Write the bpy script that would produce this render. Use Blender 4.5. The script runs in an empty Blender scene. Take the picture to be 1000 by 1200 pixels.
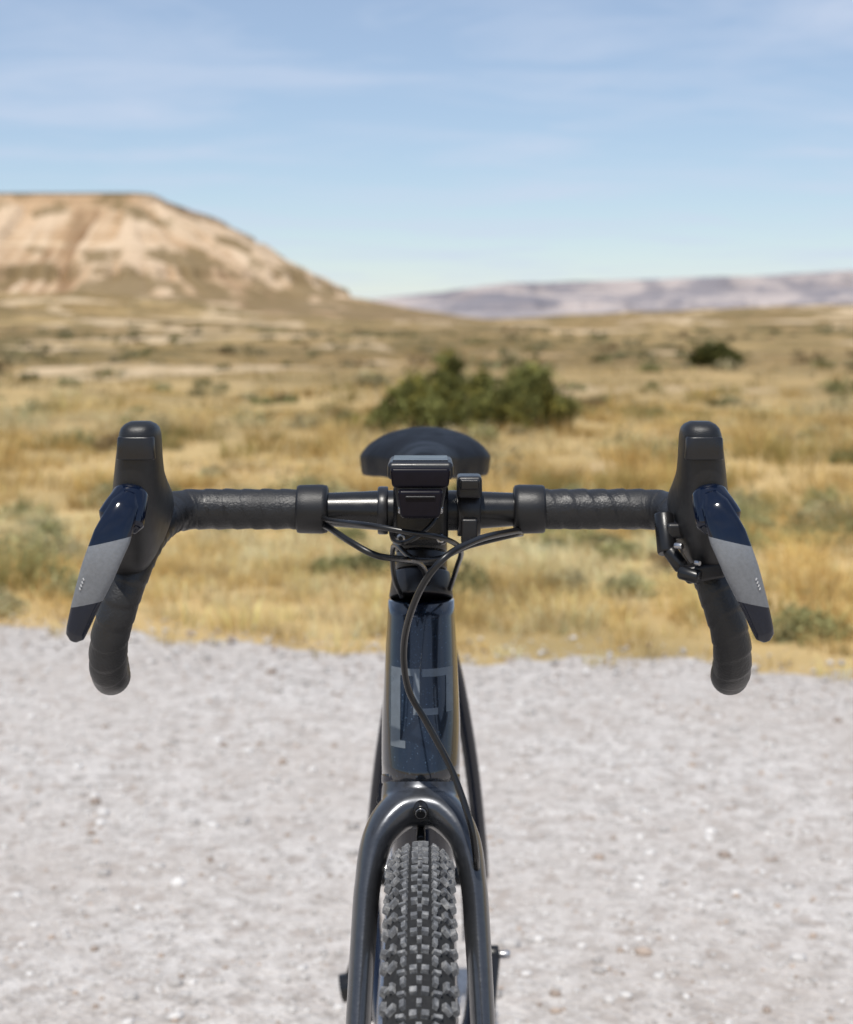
import bpy, bmesh, math, random
import numpy as np
from mathutils import Vector
random.seed(4); rng=np.random.default_rng(7)
scene=bpy.context.scene
COL=scene.collection
H=1.087
# ------------------------------------------------------------------ helpers
def link(o,parent=None):
    COL.objects.link(o)
    if parent: o.parent=parent
    return o
def pymesh(name,V,F,mat,parent=None,smooth=True,mats=None,midx=None):
    me=bpy.data.meshes.new(name); me.from_pydata([tuple(map(float,v)) for v in V],[],[tuple(int(i) for i in f) for f in F]); me.update()
    if mats:
        for m in mats: me.materials.append(m)
        if midx is not None: me.polygons.foreach_set('material_index',np.array(midx,dtype=np.int32))
    else: me.materials.append(mat)
    if smooth: me.polygons.foreach_set('use_smooth',np.ones(len(me.polygons),dtype=bool))
    return link(bpy.data.objects.new(name,me),parent)
def fastmesh(name,V,F,mat,parent=None,smooth=False,col=None,mats=None,midx=None):
    V=np.asarray(V,dtype=np.float32); F=np.asarray(F,dtype=np.int32); k=F.shape[1]
    me=bpy.data.meshes.new(name)
    me.vertices.add(len(V)); me.vertices.foreach_set('co',V.ravel())
    me.loops.add(F.size); me.polygons.add(len(F))
    me.loops.foreach_set('vertex_index',F.ravel())
    me.polygons.foreach_set('loop_start',np.arange(len(F),dtype=np.int32)*k)
    if smooth: me.polygons.foreach_set('use_smooth',np.ones(len(F),dtype=bool))
    if mats:
        for m in mats: me.materials.append(m)
        me.polygons.foreach_set('material_index',np.asarray(midx,dtype=np.int32))
    else: me.materials.append(mat)
    me.update(calc_edges=True)
    if col is not None:
        a=me.color_attributes.new('col','FLOAT_COLOR','POINT')
        c=np.ones((len(V),4),dtype=np.float32); c[:,:3]=col
        a.data.foreach_set('color',c.ravel())
    return link(bpy.data.objects.new(name,me),parent)
def gridfaces(nu,nv):
    i,j=np.meshgrid(np.arange(nu-1),np.arange(nv-1),indexing='ij')
    a=(i*nv+j).ravel()
    return np.stack([a,a+nv,a+nv+1,a+1],1)
def hash2(ix,iy,seed):
    n=(ix.astype(np.int64)*374761393+iy.astype(np.int64)*668265263+seed*1442695041)&0xffffffff
    n=((n^(n>>13))*1274126177)&0xffffffff
    n=(n^(n>>16))&0xffffffff
    return n/4294967295.0
def vnoise(x,y,seed=0):
    x=np.asarray(x,float); y=np.asarray(y,float)
    ix=np.floor(x); iy=np.floor(y); fx=x-ix; fy=y-iy
    fx=fx*fx*fx*(fx*(fx*6-15)+10); fy=fy*fy*fy*(fy*(fy*6-15)+10)
    ix=ix.astype(np.int64); iy=iy.astype(np.int64)
    a=hash2(ix,iy,seed);b=hash2(ix+1,iy,seed);c=hash2(ix,iy+1,seed);d=hash2(ix+1,iy+1,seed)
    return ((a*(1-fx)+b*fx)*(1-fy)+(c*(1-fx)+d*fx)*fy)*2-1
def fbm(x,y,seed=0,o=4):
    s=0;a=1;t=0
    for k in range(o):
        s=s+a*vnoise(x*2**k+k*17.3,y*2**k-k*9.1,seed+k); t+=a; a*=.5
    return s/t
def sstep(a,b,x):
    t=np.clip((x-a)/(b-a),0,1); return t*t*(3-2*t)
def catmull(P,n=12):
    P=np.array(P,float); Q=np.vstack([2*P[0]-P[1],P,2*P[-1]-P[-2]]); out=[]
    for i in range(1,len(Q)-2):
        p0,p1,p2,p3=Q[i-1],Q[i],Q[i+1],Q[i+2]
        for t in np.linspace(0,1,n,endpoint=False):
            out.append(.5*((2*p1)+(-p0+p2)*t+(2*p0-5*p1+4*p2-p3)*t*t+(-p0+3*p1-3*p2+p3)*t**3))
    out.append(Q[-2]); return np.array(out)
def resample(P,step):
    L=np.r_[0,np.cumsum(np.linalg.norm(np.diff(P,axis=0),axis=1))]
    n=max(2,int(L[-1]/step)+1); s=np.linspace(0,L[-1],n)
    return np.stack([np.interp(s,L,P[:,k]) for k in range(P.shape[1])],1),s
def sweep(name,P,ra,rb=None,mat=None,parent=None,ref=None,seg=20,exp=2.0,radfun=None,s=None,mats=None,matfun=None,smooth=True):
    P=np.array(P,float); n=len(P)
    ra=np.broadcast_to(ra,(n,)).astype(float); rb=ra if rb is None else np.broadcast_to(rb,(n,)).astype(float)
    T=np.gradient(P,axis=0); T/=np.linalg.norm(T,axis=1)[:,None]
    V=[];
    if ref is None:
        u=np.cross(T[0],[0.3,1,.1] if abs(T[0][1])<.8 else [1,0,0.2]); u/=np.linalg.norm(u)
    for i in range(n):
        if ref is not None:
            S=np.cross(T[i],ref); S/=np.linalg.norm(S)
        else:
            u=u-T[i]*np.dot(u,T[i]); u/=np.linalg.norm(u); S=u
        U=np.cross(S,T[i])
        for k in range(seg):
            a=2*math.pi*k/seg; c,d=math.cos(a),math.sin(a)
            if exp!=2: c=math.copysign(abs(c)**(2/exp),c); d=math.copysign(abs(d)**(2/exp),d)
            m=1.0 if radfun is None else radfun(s[i],a)
            V.append(P[i]+S*c*ra[i]*m+U*d*rb[i]*m)
    F=[];mi=[]
    for i in range(n-1):
        for k in range(seg):
            k2=(k+1)%seg
            F.append((i*seg+k,i*seg+k2,(i+1)*seg+k2,(i+1)*seg+k)); mi.append(matfun(P[i]) if matfun else 0)
    V.append(P[0]);V.append(P[-1]); c0=n*seg
    for k in range(seg):
        k2=(k+1)%seg
        F.append((c0,k2,k)); F.append((c0+1,(n-1)*seg+k,(n-1)*seg+k2)); mi+= [matfun(P[0]) if matfun else 0,matfun(P[-1]) if matfun else 0]
    return pymesh(name,V,F,mat,parent,smooth,mats,mi if mats else None)
def loft(name,secs,mat,parent=None,smooth=True):
    n=len(secs[0]); V=[p for s in secs for p in s]; F=[]
    for i in range(len(secs)-1):
        for k in range(n):
            k2=(k+1)%n; F.append((i*n+k,i*n+k2,(i+1)*n+k2,(i+1)*n+k))
    F.append(tuple(range(n))[::-1]); F.append(tuple((len(secs)-1)*n+k for k in range(n)))
    return pymesh(name,V,F,mat,parent,smooth)
def box(name,c,size,mat,parent=None,bev=.002,rot=(0,0,0),taper=1.0):
    sx,sy,sz=[s/2 for s in size]; V=[]
    for z in (-1,1):
        t=taper if z<0 else 1
        for x,y in((-1,-1),(1,-1),(1,1),(-1,1)): V.append((x*sx*t,y*sy,z*sz))
    F=[(3,2,1,0),(4,5,6,7),(0,1,5,4),(1,2,6,5),(2,3,7,6),(3,0,4,7)]
    o=pymesh(name,V,F,mat,parent,True); o.location=c; o.rotation_euler=rot
    b=o.modifiers.new('bev','BEVEL'); b.width=bev; b.segments=3
    w=o.modifiers.new('wn','WEIGHTED_NORMAL')
    return o
def cyl(name,a,b,r,mat,parent=None,r2=None,seg=28,bev=0):
    a=np.array(a,float);b=np.array(b,float); L=np.linalg.norm(b-a); r2=r if r2 is None else r2
    e=min(.0012,L*.2,r*.3)
    t=[0,0.0001,e/L,1-e/L,.9999,1]
    P=[a+(b-a)*x for x in t]
    R=[(r-e),r-e*.5,r,r2,r2-e*.5,r2-e]
    return sweep(name,P,R,None,mat,parent,seg=seg)
def join(objs,name):
    bpy.ops.object.select_all(action='DESELECT')
    for o in objs: o.select_set(True)
    bpy.context.view_layer.objects.active=objs[0]; bpy.ops.object.join(); o=bpy.context.view_layer.objects.active; o.name=name; return o
# ------------------------------------------------------------------ materials
class N:
    def __init__(s,name):
        s.m=bpy.data.materials.new(name); s.m.use_nodes=True; s.t=s.m.node_tree; s.b=s.t.nodes['Principled BSDF']; s.out=s.t.nodes['Material Output']
    def n(s,ty,**k):
        x=s.t.nodes.new(ty)
        for a,v in k.items(): setattr(x,a,v)
        return x
    def l(s,a,b): s.t.links.new(a,b)
    def noise(s,scale,detail=4,rough=.55,vec=None,dist=0):
        x=s.n('ShaderNodeTexNoise'); x.inputs['Scale'].default_value=scale; x.inputs['Detail'].default_value=detail; x.inputs['Roughness'].default_value=rough; x.inputs['Distortion'].default_value=dist
        if vec is not None: s.l(vec,x.inputs['Vector'])
        return x.outputs['Fac']
    def ramp(s,fac,stops,interp='LINEAR'):
        r=s.n('ShaderNodeValToRGB'); r.color_ramp.interpolation=interp
        e=r.color_ramp.elements
        while len(e)<len(stops): e.new(.5)
        for i,(p,c) in enumerate(stops):
            e[i].position=p; e[i].color=(c,c,c,1) if isinstance(c,(int,float)) else (*c,1)
        s.l(fac,r.inputs['Fac']); return r.outputs['Color']
    def mix(s,f,a,b,mode='MIX'):
        x=s.n('ShaderNodeMix',data_type='RGBA',blend_type=mode)
        for sock,v in((x.inputs[0],f),(x.inputs[6],a),(x.inputs[7],b)):
            if isinstance(v,(int,float)): sock.default_value=v if sock==x.inputs[0] else (v,v,v,1)
            elif isinstance(v,tuple): sock.default_value=(*v,1)
            else: s.l(v,sock)
        return x.outputs[2]
    def math(s,op,a,b=0.0):
        x=s.n('ShaderNodeMath',operation=op)
        for i,v in enumerate((a,b)):
            if isinstance(v,(int,float)): x.inputs[i].default_value=v
            else: s.l(v,x.inputs[i])
        return x.outputs[0]
    def bump(s,h,strength=.3,dist=.001,prev=None):
        x=s.n('ShaderNodeBump'); x.inputs['Strength'].default_value=strength; x.inputs['Distance'].default_value=dist; s.l(h,x.inputs['Height'])
        if prev is not None: s.l(prev,x.inputs['Normal'])
        s.l(x.outputs[0],s.b.inputs['Normal']); return x.outputs[0]
    def pos(s,scale=(1,1,1)):
        g=s.n('ShaderNodeNewGeometry'); v=s.n('ShaderNodeVectorMath',operation='MULTIPLY'); v.inputs[1].default_value=scale; s.l(g.outputs['Position'],v.inputs[0]); return v.outputs[0]
    def obj(s): return s.n('ShaderNodeTexCoord').outputs['Object']
    def set(s,**k):
        for a,v in k.items():
            i=s.b.inputs[a.replace('_',' ')]
            i.default_value=(*v,1) if isinstance(v,tuple) else v
        return s
def simple(name,c,rough=.5,metal=0,coat=0,bs=0,bscale=600,var=.25,rv=.1,spec=.5):
    m=N(name); v=m.obj(); nz=m.noise(bscale*.25,3,.6,v)
    m.l(m.mix(nz,tuple(x*(1-var) for x in c),tuple(x*(1+var) for x in c)),m.b.inputs['Base Color'])
    m.set(Metallic=metal); m.b.inputs['Coat Weight'].default_value=coat; m.b.inputs['Coat Roughness'].default_value=.05; m.b.inputs['Specular IOR Level'].default_value=spec
    r=m.ramp(m.noise(35,3,.6,v),[(0.3,max(0,rough-rv)),(.7,min(1,rough+rv))]); m.l(r,m.b.inputs['Roughness'])
    if bs: m.bump(m.noise(bscale,2,.6,v),bs,.0006)
    return m.m
M_tape=simple('bar_tape_mat',(.014,.014,.015),.44,bs=.8,bscale=520,rv=.12)
M_hood=simple('hood_rubber_mat',(.008,.008,.009),.42,bs=.3,bscale=1300,rv=.07)
M_navy=simple('navy_gloss_mat',(.0025,.006,.018),.10,coat=0,rv=.04,spec=.5)
M_silver=simple('lever_plate_mat',(.20,.21,.225),.45,metal=.3,bs=.4,bscale=1600)
M_black=simple('black_alloy_mat',(.009,.009,.010),.30,metal=.1,bs=.08,bscale=1200)
M_cable=simple('cable_mat',(.008,.008,.009),.3)
M_plast=simple('plastic_mat',(.010,.010,.012),.36,bs=.1,bscale=1500)
M_glass=simple('screen_mat',(.008,.007,.011),.22,coat=0,rv=.03,spec=.12)
M_steel=simple('steel_mat',(.45,.45,.46),.3,metal=1)
M_fork=simple('fork_paint_mat',(.062,.066,.075),.31,metal=.6,coat=.4,bs=.03,bscale=900,rv=.05)
M_saddle=simple('saddle_mat',(.005,.006,.009),.55,bs=.15,bscale=1200,spec=.22)
M_logo=simple('logo_grey_mat',(.14,.16,.18),.35,metal=.3)
M_mark=simple('plate_mark_mat',(.45,.45,.45),.5)
M_rim=simple('rim_mat',(.010,.010,.011),.35)
m=N('flake_paint_mat'); v=m.obj()
vo=m.n('ShaderNodeTexVoronoi'); vo.inputs['Scale'].default_value=1100; m.l(v,vo.inputs['Vector'])
fl=m.ramp(vo.outputs['Color'],[(.84,0.0),(.96,1.0)])
m.l(m.mix(fl,(.0025,.007,.016),(.05,.085,.13)),m.b.inputs['Base Color']); m.set(Metallic=.15,Roughness=.25); m.b.inputs['Coat Weight'].default_value=1; m.b.inputs['Coat Roughness'].default_value=.035
M_flake=m.m
m=N('tyre_mat'); v=m.obj()
m.l(m.ramp(m.noise(160,4,.7,v),[(.35,(.006,.006,.007)),(.7,(.020,.020,.020))]),m.b.inputs['Base Color']); m.set(Roughness=.85); m.bump(m.noise(1500,2,.6,v),.4,.0005); M_tyre=m.m
m=N('tyre_knob_mat'); v=m.obj()
m.l(m.ramp(m.noise(150,5,.75,v),[(.3,(.055,.057,.061)),(.5,(.13,.132,.137)),(.68,(.34,.335,.325))]),m.b.inputs['Base Color']); m.set(Roughness=.65); m.bump(m.noise(1200,3,.7,v),.5,.0006); M_knob=m.m

# ------------------------------------------------------------------ bicycle
bike=bpy.data.objects.new('gravel_bicycle',None); link(bike); bike.location=(-.0045,0,-.033)
def mir(P,sd): P=np.array(P,float).copy(); P[:,0]*=sd; return P
for sd,tag in((-1,'r'),(1,'l')):
    core=catmull([(0,1.32,.969),(.03,1.32,.969),(.06,1.32,.9695),(.09,1.32,.970)],8)
    rr=np.interp(core[:,0],[0,.03,.05,.08,.1],[.0159,.0159,.0145,.0128,.0128])
    sweep('handlebar_'+tag,mir(core,sd),rr,None,M_black,bike,seg=28)
    pth=[(.078,1.32,.970),(.12,1.32,.970),(.165,1.32,.970),(.186,1.314,.970),(.198,1.296,.968),(.203,1.268,.962),(.2065,1.238,.952),
         (.2120,1.218,.935),(.2195,1.211,.912),(.2265,1.213,.888),(.2300,1.226,.866),(.2325,1.252,.852),(.2400,1.29,.849),(.2515,1.345,.848)]
    C,s=resample(catmull(pth,20),.0011)
    def rf(s_,a,sd=sd):
        t=((s_+.003*math.cos(a)+.0025*math.sin(a*1.0+1))/.0150)%1.0
        saw=t if t<.86 else (1-t)/.14*.86
        base=1.0-.14*min(1,max(0,(s_-.13)/.05))
        k=.045 if s_<.13 else .075
        return base*(1+k*saw+.008*math.sin(s_*410+a*3)+.006*math.sin(s_*173-a*2))
    sweep('bar_tape_'+tag,mir(C,sd),.0156,None,M_tape,bike,seg=30,radfun=rf,s=s)
    cl=np.array([(x,1.32,.970) for x in (.0735,.0745,.078,.09,.0965,.098,.0985)])
    sweep('tape_collar_'+tag,mir(cl,sd),[.0165,.0186,.0194,.0192,.0190,.0183,.016],None,M_hood,bike,seg=32)
    cyl('bar_end_plug_'+tag,(sd*.2513,1.344,.848),(sd*.2530,1.352,.8479),.0130,M_plast,bike)
    lv=[(.935,.2125,.008,1.205,1.236),(.938,.2120,.0125,1.196,1.245),(.946,.2110,.0160,1.186,1.262),(.958,.2088,.0182,1.176,1.284),(.970,.2068,.0193,1.169,1.298),(.980,.2053,.0193,1.165,1.296),
        (.990,.2040,.0187,1.163,1.28),(1.0,.2026,.0175,1.162,1.250),(1.010,.2013,.0165,1.161,1.224),(1.021,.2000,.0158,1.160,1.209),
        (1.031,.1990,.0151,1.159,1.202),(1.039,.1984,.0145,1.159,1.198),(1.0445,.1980,.0132,1.1605,1.194),(1.0475,.1978,.0105,1.164,1.189),(1.049,.1977,.006,1.170,1.182)]
    L2=np.array(lv); zz=np.linspace(.935,1.049,46)
    secs=[]
    for z in zz:
        c,hw,d0,d1=[np.interp(z,L2[:,0],L2[:,k]) for k in range(1,5)]
        ring=[]
        for k in range(36):
            a=2*math.pi*k/36; ca,sa=math.cos(a),math.sin(a)
            e=2/2.7; ca=math.copysign(abs(ca)**e,ca); sa=math.copysign(abs(sa)**e,sa)
            ring.append((sd*(c+hw*ca),(d0+d1)/2+(d1-d0)/2*sa,z))
        if sd<0: ring=ring[::-1]
        secs.append(ring)
    h=loft('hood_'+tag,secs,M_hood,bike)
    sm=h.modifiers.new('sm','SMOOTH'); sm.iterations=3; sm.factor=.5
    cap=[]
    for z,hw,d in((1.0225,.0130,1.1570),(1.0235,.0137,1.1568),(1.0375,.0128,1.1568),(1.0385,.012,1.1570)):
        ring=[(sd*(.1986+hw*math.copysign(abs(math.cos(a))**.6,math.cos(a))),d+.006+.006*math.copysign(abs(math.sin(a))**.6,math.sin(a)),z) for a in np.linspace(0,2*math.pi,24,endpoint=False)]
        cap.append(ring if sd>0 else ring[::-1])
    loft('hood_cap_'+tag,cap,M_plast,bike)
    hp=catmull([(.2015,1.170,1.002),(.203,1.160,.994),(.2055,1.153,.986),(.209,1.150,.976)],8)
    sweep('lever_pivot_'+tag,mir(hp,sd),np.interp(np.linspace(0,1,len(hp)),[0,.2,.8,1],[.006,.0125,.0165,.0125]),np.interp(np.linspace(0,1,len(hp)),[0,.2,.8,1],[.005,.010,.010,.006]),M_navy,bike,ref=(0,1,0),seg=28,exp=2.6)
    bp=catmull([(.2015,1.156,.999),(.2055,1.146,.987),(.2105,1.140,.973),(.2170,1.137,.956),(.2238,1.139,.939),(.2300,1.143,.924),(.2360,1.149,.909),(.2400,1.154,.8985)],14)
    u=np.linspace(0,1,len(bp))
    wa=np.interp(u,[0,.08,.3,.5,.7,.88,.96,1],[.006,.0100,.0130,.0120,.0096,.0076,.0066,.0035])
    ta=np.interp(u,[0,.1,.5,.9,1],[.004,.0060,.0050,.005,.003])
    o=sweep('brake_lever_'+tag,mir(bp,sd),wa,ta,None,bike,ref=(0,1,0),seg=40,exp=2.4,mats=[M_navy,M_silver],matfun=lambda p:0)
    bm=bmesh.new(); bm.from_mesh(o.data); sl=.22
    nrm=Vector((sd*sl,0,1)).normalized()
    for lim in (.9265,.9665):
        bmesh.ops.bisect_plane(bm,geom=bm.verts[:]+bm.edges[:]+bm.faces[:],plane_co=(sd*.222,1.14,lim),plane_no=nrm)
    for f in bm.faces:
        c=f.calc_center_median(); t=c.z+sl*(abs(c.x)-.222)
        f.material_index=1 if .9265<t<.9665 else 0; f.smooth=True
    bm.to_mesh(o.data); bm.free()
    for k in range(4):
        t=.56+.018*k; i=int(t*(len(bp)-1)); p=mir(bp,sd)[i]
        box('plate_mark_%s_%d'%(tag,k),(p[0]+sd*.0064,p[1]-.0048,p[2]+.002),(.0010,.0006,.0018),M_mark,bike,bev=.0002,rot=(0,sd*.38,0))
st=catmull([(0,1.428,.948),(0,1.39,.955),(0,1.345,.966)],8)
sweep('stem',st,.0195,.0175,M_black,bike,ref=(0,0,1),seg=28,exp=2.8)
box('stem_faceplate',(0,1.302,.969),(.043,.018,.050),M_black,bike,bev=.006)
box('stem_clamp',(0,1.332,.968),(.043,.040,.046),M_black,bike,bev=.006)
for x in(-.0155,.0155):
    for z in(-.0185,.0185):
        cyl('stem_bolt_%d_%d'%(x*1e4,z*1e4),(x,1.2905,.969+z),(x,1.298,.969+z),.0036,M_steel,bike,seg=16)
        cyl('stem_bolt_socket_%d_%d'%(x*1e4,z*1e4),(x,1.2895,.969+z),(x,1.2906,.969+z),.0020,M_black,bike,seg=6)
ax=lambda z:1.362+(z-.757)*.344
cyl('stem_steerer_clamp',(0,ax(.922),.922),(0,ax(.972),.972),.0222,M_black,bike)
cyl('headset_spacer',(0,ax(.907),.907),(0,ax(.9205),.9205),.0222,M_black,bike)
cyl('headset_cap',(0,ax(.8855),.8855),(0,ax(.9055),.9055),.0272,M_plast,bike,r2=.0245)
cyl('top_cap_bolt',(0,ax(.972),.972),(0,ax(.977),.977),.015,M_black,bike)
box('bike_computer',(0,1.262,1.0080),(.049,.072,.0135),M_plast,bike,bev=.004,rot=(math.radians(-1),0,0))
box('computer_screen',(0,1.262,1.0150),(.041,.056,.0012),M_glass,bike,bev=.0004,rot=(math.radians(-1),0,0))
box('computer_front_bumper',(0,1.2245,1.0040),(.045,.008,.015),M_glass,bike,bev=.003,taper=.92)
box('computer_mount',(0,1.250,.9905),(.040,.050,.021),M_plast,bike,bev=.004,taper=.84)
box('mount_arm',(0,1.275,.977),(.022,.045,.014),M_black,bike,bev=.003)
box('front_light',(0,1.2230,.9850),(.034,.010,.021),M_glass,bike,bev=.003,taper=.85)
box('front_light_rib_a',(0,1.2175,.9905),(.022,.0025,.0016),M_plast,bike,bev=.0006)
cyl('mount_bolt',(-.017,1.262,.977),(.017,1.262,.977),.004,M_steel,bike,seg=16)
cyl('bell_clamp',(.029,1.32,.969),(.047,1.32,.969),.0205,M_plast,bike)
box('bell_body',(.038,1.306,.990),(.0195,.030,.017),M_plast,bike,bev=.003)
box('bell_lever',(.038,1.290,.9925),(.015,.006,.008),M_black,bike,bev=.0015)
box('bell_clamp_lug',(.038,1.303,.955),(.013,.014,.020),M_plast,bike,bev=.002)
cyl('mount_clamp',(-.034,1.32,.969),(-.026,1.32,.969),.0190,M_plast,bike)
cyl('hose_port_a',(.179,1.225,.977),(.180,1.212,.950),.0072,M_black,bike)
cyl('hose_port_b',(.181,1.211,.953),(.190,1.206,.940),.0055,M_black,bike)
box('lever_bracket',(.2035,1.195,.9395),(.029,.016,.0125),M_plast,bike,bev=.003,rot=(0,-.18,0))
cyl('lever_bracket_bolt',(.186,1.192,.9395),(.199,1.184,.9365),.0050,M_black,bike)
box('lever_tab',(.188,1.222,.966),(.017,.022,.012),M_plast,bike,bev=.003)
cyl('adjuster',(.184,1.202,.957),(.189,1.198,.957),.0024,M_steel,bike,seg=14)
cyl('adjuster_b',(.196,1.186,.947),(.199,1.183,.947),.0020,M_steel,bike,seg=14)
# head tube
zs=np.linspace(.7495,.884,14); secs=[]
def htr(z):
    return np.interp(z,[.749,.765,.79,.83,.87,.884],[.0318,.0323,.0322,.0305,.0285,.0278])
for z in zs:
    r=htr(z); secs.append([(r*math.cos(a),ax(z)+r*1.08*math.sin(a),z) for a in np.linspace(0,2*math.pi,48,endpoint=False)])
loft('head_tube',secs,M_flake,bike)
cyl('lower_headset_ring',(0,ax(.7420),.7420),(0,ax(.7490),.7490),.0322,M_navy,bike,seg=48)
def decal(name,x0,x1,z0,z1):
    V=[];nx,nz=10,10
    for i in range(nx+1):
        for j in range(nz+1):
            x=x0+(x1-x0)*i/nx; z=z0+(z1-z0)*j/nz; r=htr(z)+.0004
            V.append((x,ax(z)-1.08*math.sqrt(max(r*r-x*x,1e-8)),z))
    F=[(i*(nz+1)+j,(i+1)*(nz+1)+j,(i+1)*(nz+1)+j+1,i*(nz+1)+j+1) for i in range(nx) for j in range(nz)]
    return pymesh(name,V,F,M_logo,bike)
decal('logo_a',-.0245,-.0168,.776,.8355); decal('logo_b',-.0168,-.0062,.8300,.8355); decal('logo_c',-.0168,-.0125,.776,.7815)
decal('logo_d',-.0062,-.0010,.8010,.8355); decal('logo_e',.0205,.0262,.8020,.8355); decal('logo_f',.0010,.0205,.8295,.8355); decal('logo_g',-.0010,.0140,.8010,.8060)
# fork
U=catmull([(-.0535,1.157,.392),(-.0515,1.185,.46),(-.0475,1.245,.575),(-.0440,1.285,.645),(-.0412,1.303,.680),(-.0335,1.319,.7100),(-.0175,1.332,.7265),(0,1.336,.7305),
           (.0175,1.332,.7265),(.0335,1.319,.7100),(.0412,1.303,.680),(.0440,1.285,.645),(.0475,1.245,.575),(.0515,1.185,.46),(.0535,1.157,.392)],14)
uz=U[:,2]
f1=sweep('f1',U,np.interp(uz,[.39,.55,.68,.71,.7305],[.0085,.0092,.0105,.0130,.0170]),np.interp(uz,[.39,.55,.70,.7305],[.011,.017,.021,.026]),M_fork,None,ref=(0,1,-.25),seg=24)
f2=cyl('f2',(0,1.342,.716),(0,ax(.7420),.7420),.033,M_fork,None,r2=.0318,seg=40)
f3=cyl('f3',(-.060,1.155,.388),(-.044,1.155,.388),.013,M_fork,None); f4=cyl('f4',(.044,1.155,.388),(.060,1.155,.388),.013,M_fork,None)
fk=join([f1,f2,f3,f4],'fork'); fk.parent=bike
r=fk.modifiers.new('rm','REMESH'); r.mode='VOXEL'; r.voxel_size=.0013; r.use_smooth_shade=True
sm=fk.modifiers.new('sm','SMOOTH'); sm.iterations=26; sm.factor=.5
zb=.7335
cyl('crown_bolt_ring',(0,1.3050,zb-.0005),(0,1.325,zb+.004),.0062,M_black,bike,seg=30)
cyl('crown_bolt_centre',(0,1.3038,zb-.0007),(0,1.3051,zb-.0005),.0044,M_steel,bike,seg=24)
cyl('crown_bolt_core',(0,1.3030,zb-.001),(0,1.3039,zb-.0007),.0036,M_black,bike,seg=24)
cyl('crown_lower_bolt',(0,1.3180,.7080),(0,1.335,.713),.0036,M_black,bike,seg=16)
def cable(name,pts,r=.0024): sweep(name,catmull(pts,12),r,None,M_cable,bike,seg=12)
cable('brake_hose',[(.080,1.318,.953),(.0712,1.298,.955),(.043,1.25,.955),(.017,1.22,.945),(-.0018,1.232,.917),(-.0124,1.262,.876),(-.0099,1.285,.836),(.0045,1.290,.808),(.0243,1.288,.771),(.0372,1.277,.737),(.042,1.276,.712),(.0435,1.29,.695)],.0026)
cable('rear_hose',[(-.080,1.315,.958),(-.0722,1.30,.958),(-.0541,1.27,.951),(-.0343,1.26,.942),(-.0152,1.28,.936),(-.0023,1.33,.926),(.0045,1.372,.909),(.005,1.40,.89)],.0026)
cable('shift_cable',[(-.080,1.312,.966),(-.0696,1.29,.9645),(-.0404,1.25,.966),(-.0082,1.238,.962),(.0173,1.25,.956),(.031,1.29,.942),(.0290,1.35,.919),(.024,1.392,.895)],.0021)
cable('dropper_cable',[(.080,1.322,.950),(.0712,1.305,.951),(.037,1.28,.946),(.014,1.27,.938),(-.006,1.285,.936),(-.0214,1.33,.940),(-.022,1.36,.91),(-.016,1.385,.89)],.0021)
cable('loop_cable',[(.020,1.30,.985),(.010,1.272,.966),(-.008,1.268,.952),(-.020,1.28,.95),(-.024,1.31,.955)],.0018)
def tube(name,pts,ra,rb,mat=M_fork,ref=(1,0,0)):
    C=catmull(pts,10); u=np.linspace(0,1,len(C)); 
    return sweep(name,C,np.interp(u,np.linspace(0,1,len(ra)),ra),np.interp(u,np.linspace(0,1,len(rb)),rb),mat,bike,ref=ref,seg=28,exp=2.3)
tube('down_tube',[(0,1.385,.800),(.002,1.55,.58),(.004,1.765,.315)],[.026,.028,.030],[.025,.029,.036],M_navy)
tube('top_tube',[(0,1.412,.862),(.001,1.65,.845),(.003,1.885,.800)],[.019,.017,.015],[.02,.019,.016],M_navy)
tube('seat_tube',[(.003,1.912,.835),(.0035,1.84,.58),(.004,1.765,.312)],[.018,.019,.024],[.018,.018,.026],M_navy)
cyl('seatpost',(.003,1.907,.82),(.003,1.925,.930),.0136,M_black,bike)
cyl('bottom_bracket_shell',(-.040,1.765,.312),(.048,1.765,.312),.024,M_black,bike)
AX=(0.003,2.19,.388)
for sd in(-1,1):
    tube('seat_stay_%s'%('r' if sd<0 else 'l'),[(.003,1.895,.785),(.003+sd*.028,1.93,.735),(.004+sd*.052,2.02,.60),(.004+sd*.068,2.12,.46),(.004+sd*.074,2.19,.39)],[.008]*5,[.009]*5,M_navy)
    tube('chain_stay_%s'%('r' if sd<0 else 'l'),[(.004+sd*.022,1.78,.312),(.004+sd*.050,1.88,.325),(.004+sd*.063,2.05,.36),(.004+sd*.072,2.19,.388)],[.011]*5,[.009]*5,M_navy)
secs=[]
for d in np.linspace(1.705,1.985,36):
    w=np.interp(d,[1.705,1.712,1.73,1.79,1.84,1.87,1.90,1.93,1.965,1.985],[.008,.014,.0185,.024,.036,.052,.069,.0770,.073,.058])
    zt=np.interp(d,[1.705,1.73,1.85,1.93,1.985],[.978,.984,.986,.996,.994])
    dr=np.interp(d,[1.705,1.80,1.88,1.93,1.985],[.012,.018,.032,.046,.042]); th=np.interp(d,[1.705,1.75,1.9,1.985],[.012,.022,.028,.024])
    top=[];bot=[]
    for q in np.linspace(-math.pi/2,math.pi/2,31):
        u=math.sin(q)
        top.append((u*w,d,zt-dr*(1-math.sqrt(max(0,1-abs(u)**2.2*.93)))))
    for q in np.linspace(math.pi/2-.12,-math.pi/2+.12,29):
        u=math.sin(q); bot.append((u*w*.97,d,zt-dr*.85*abs(u)**2.0-th*(1-.45*abs(u)**6)-.004*math.exp(-((abs(u)-.8)/.18)**2)))
    secs.append(top+bot)
sa=loft('saddle',secs,M_saddle,bike); sa.location=(.003,0,-.001)
sm=sa.modifiers.new('s','SMOOTH'); sm.iterations=3
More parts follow.
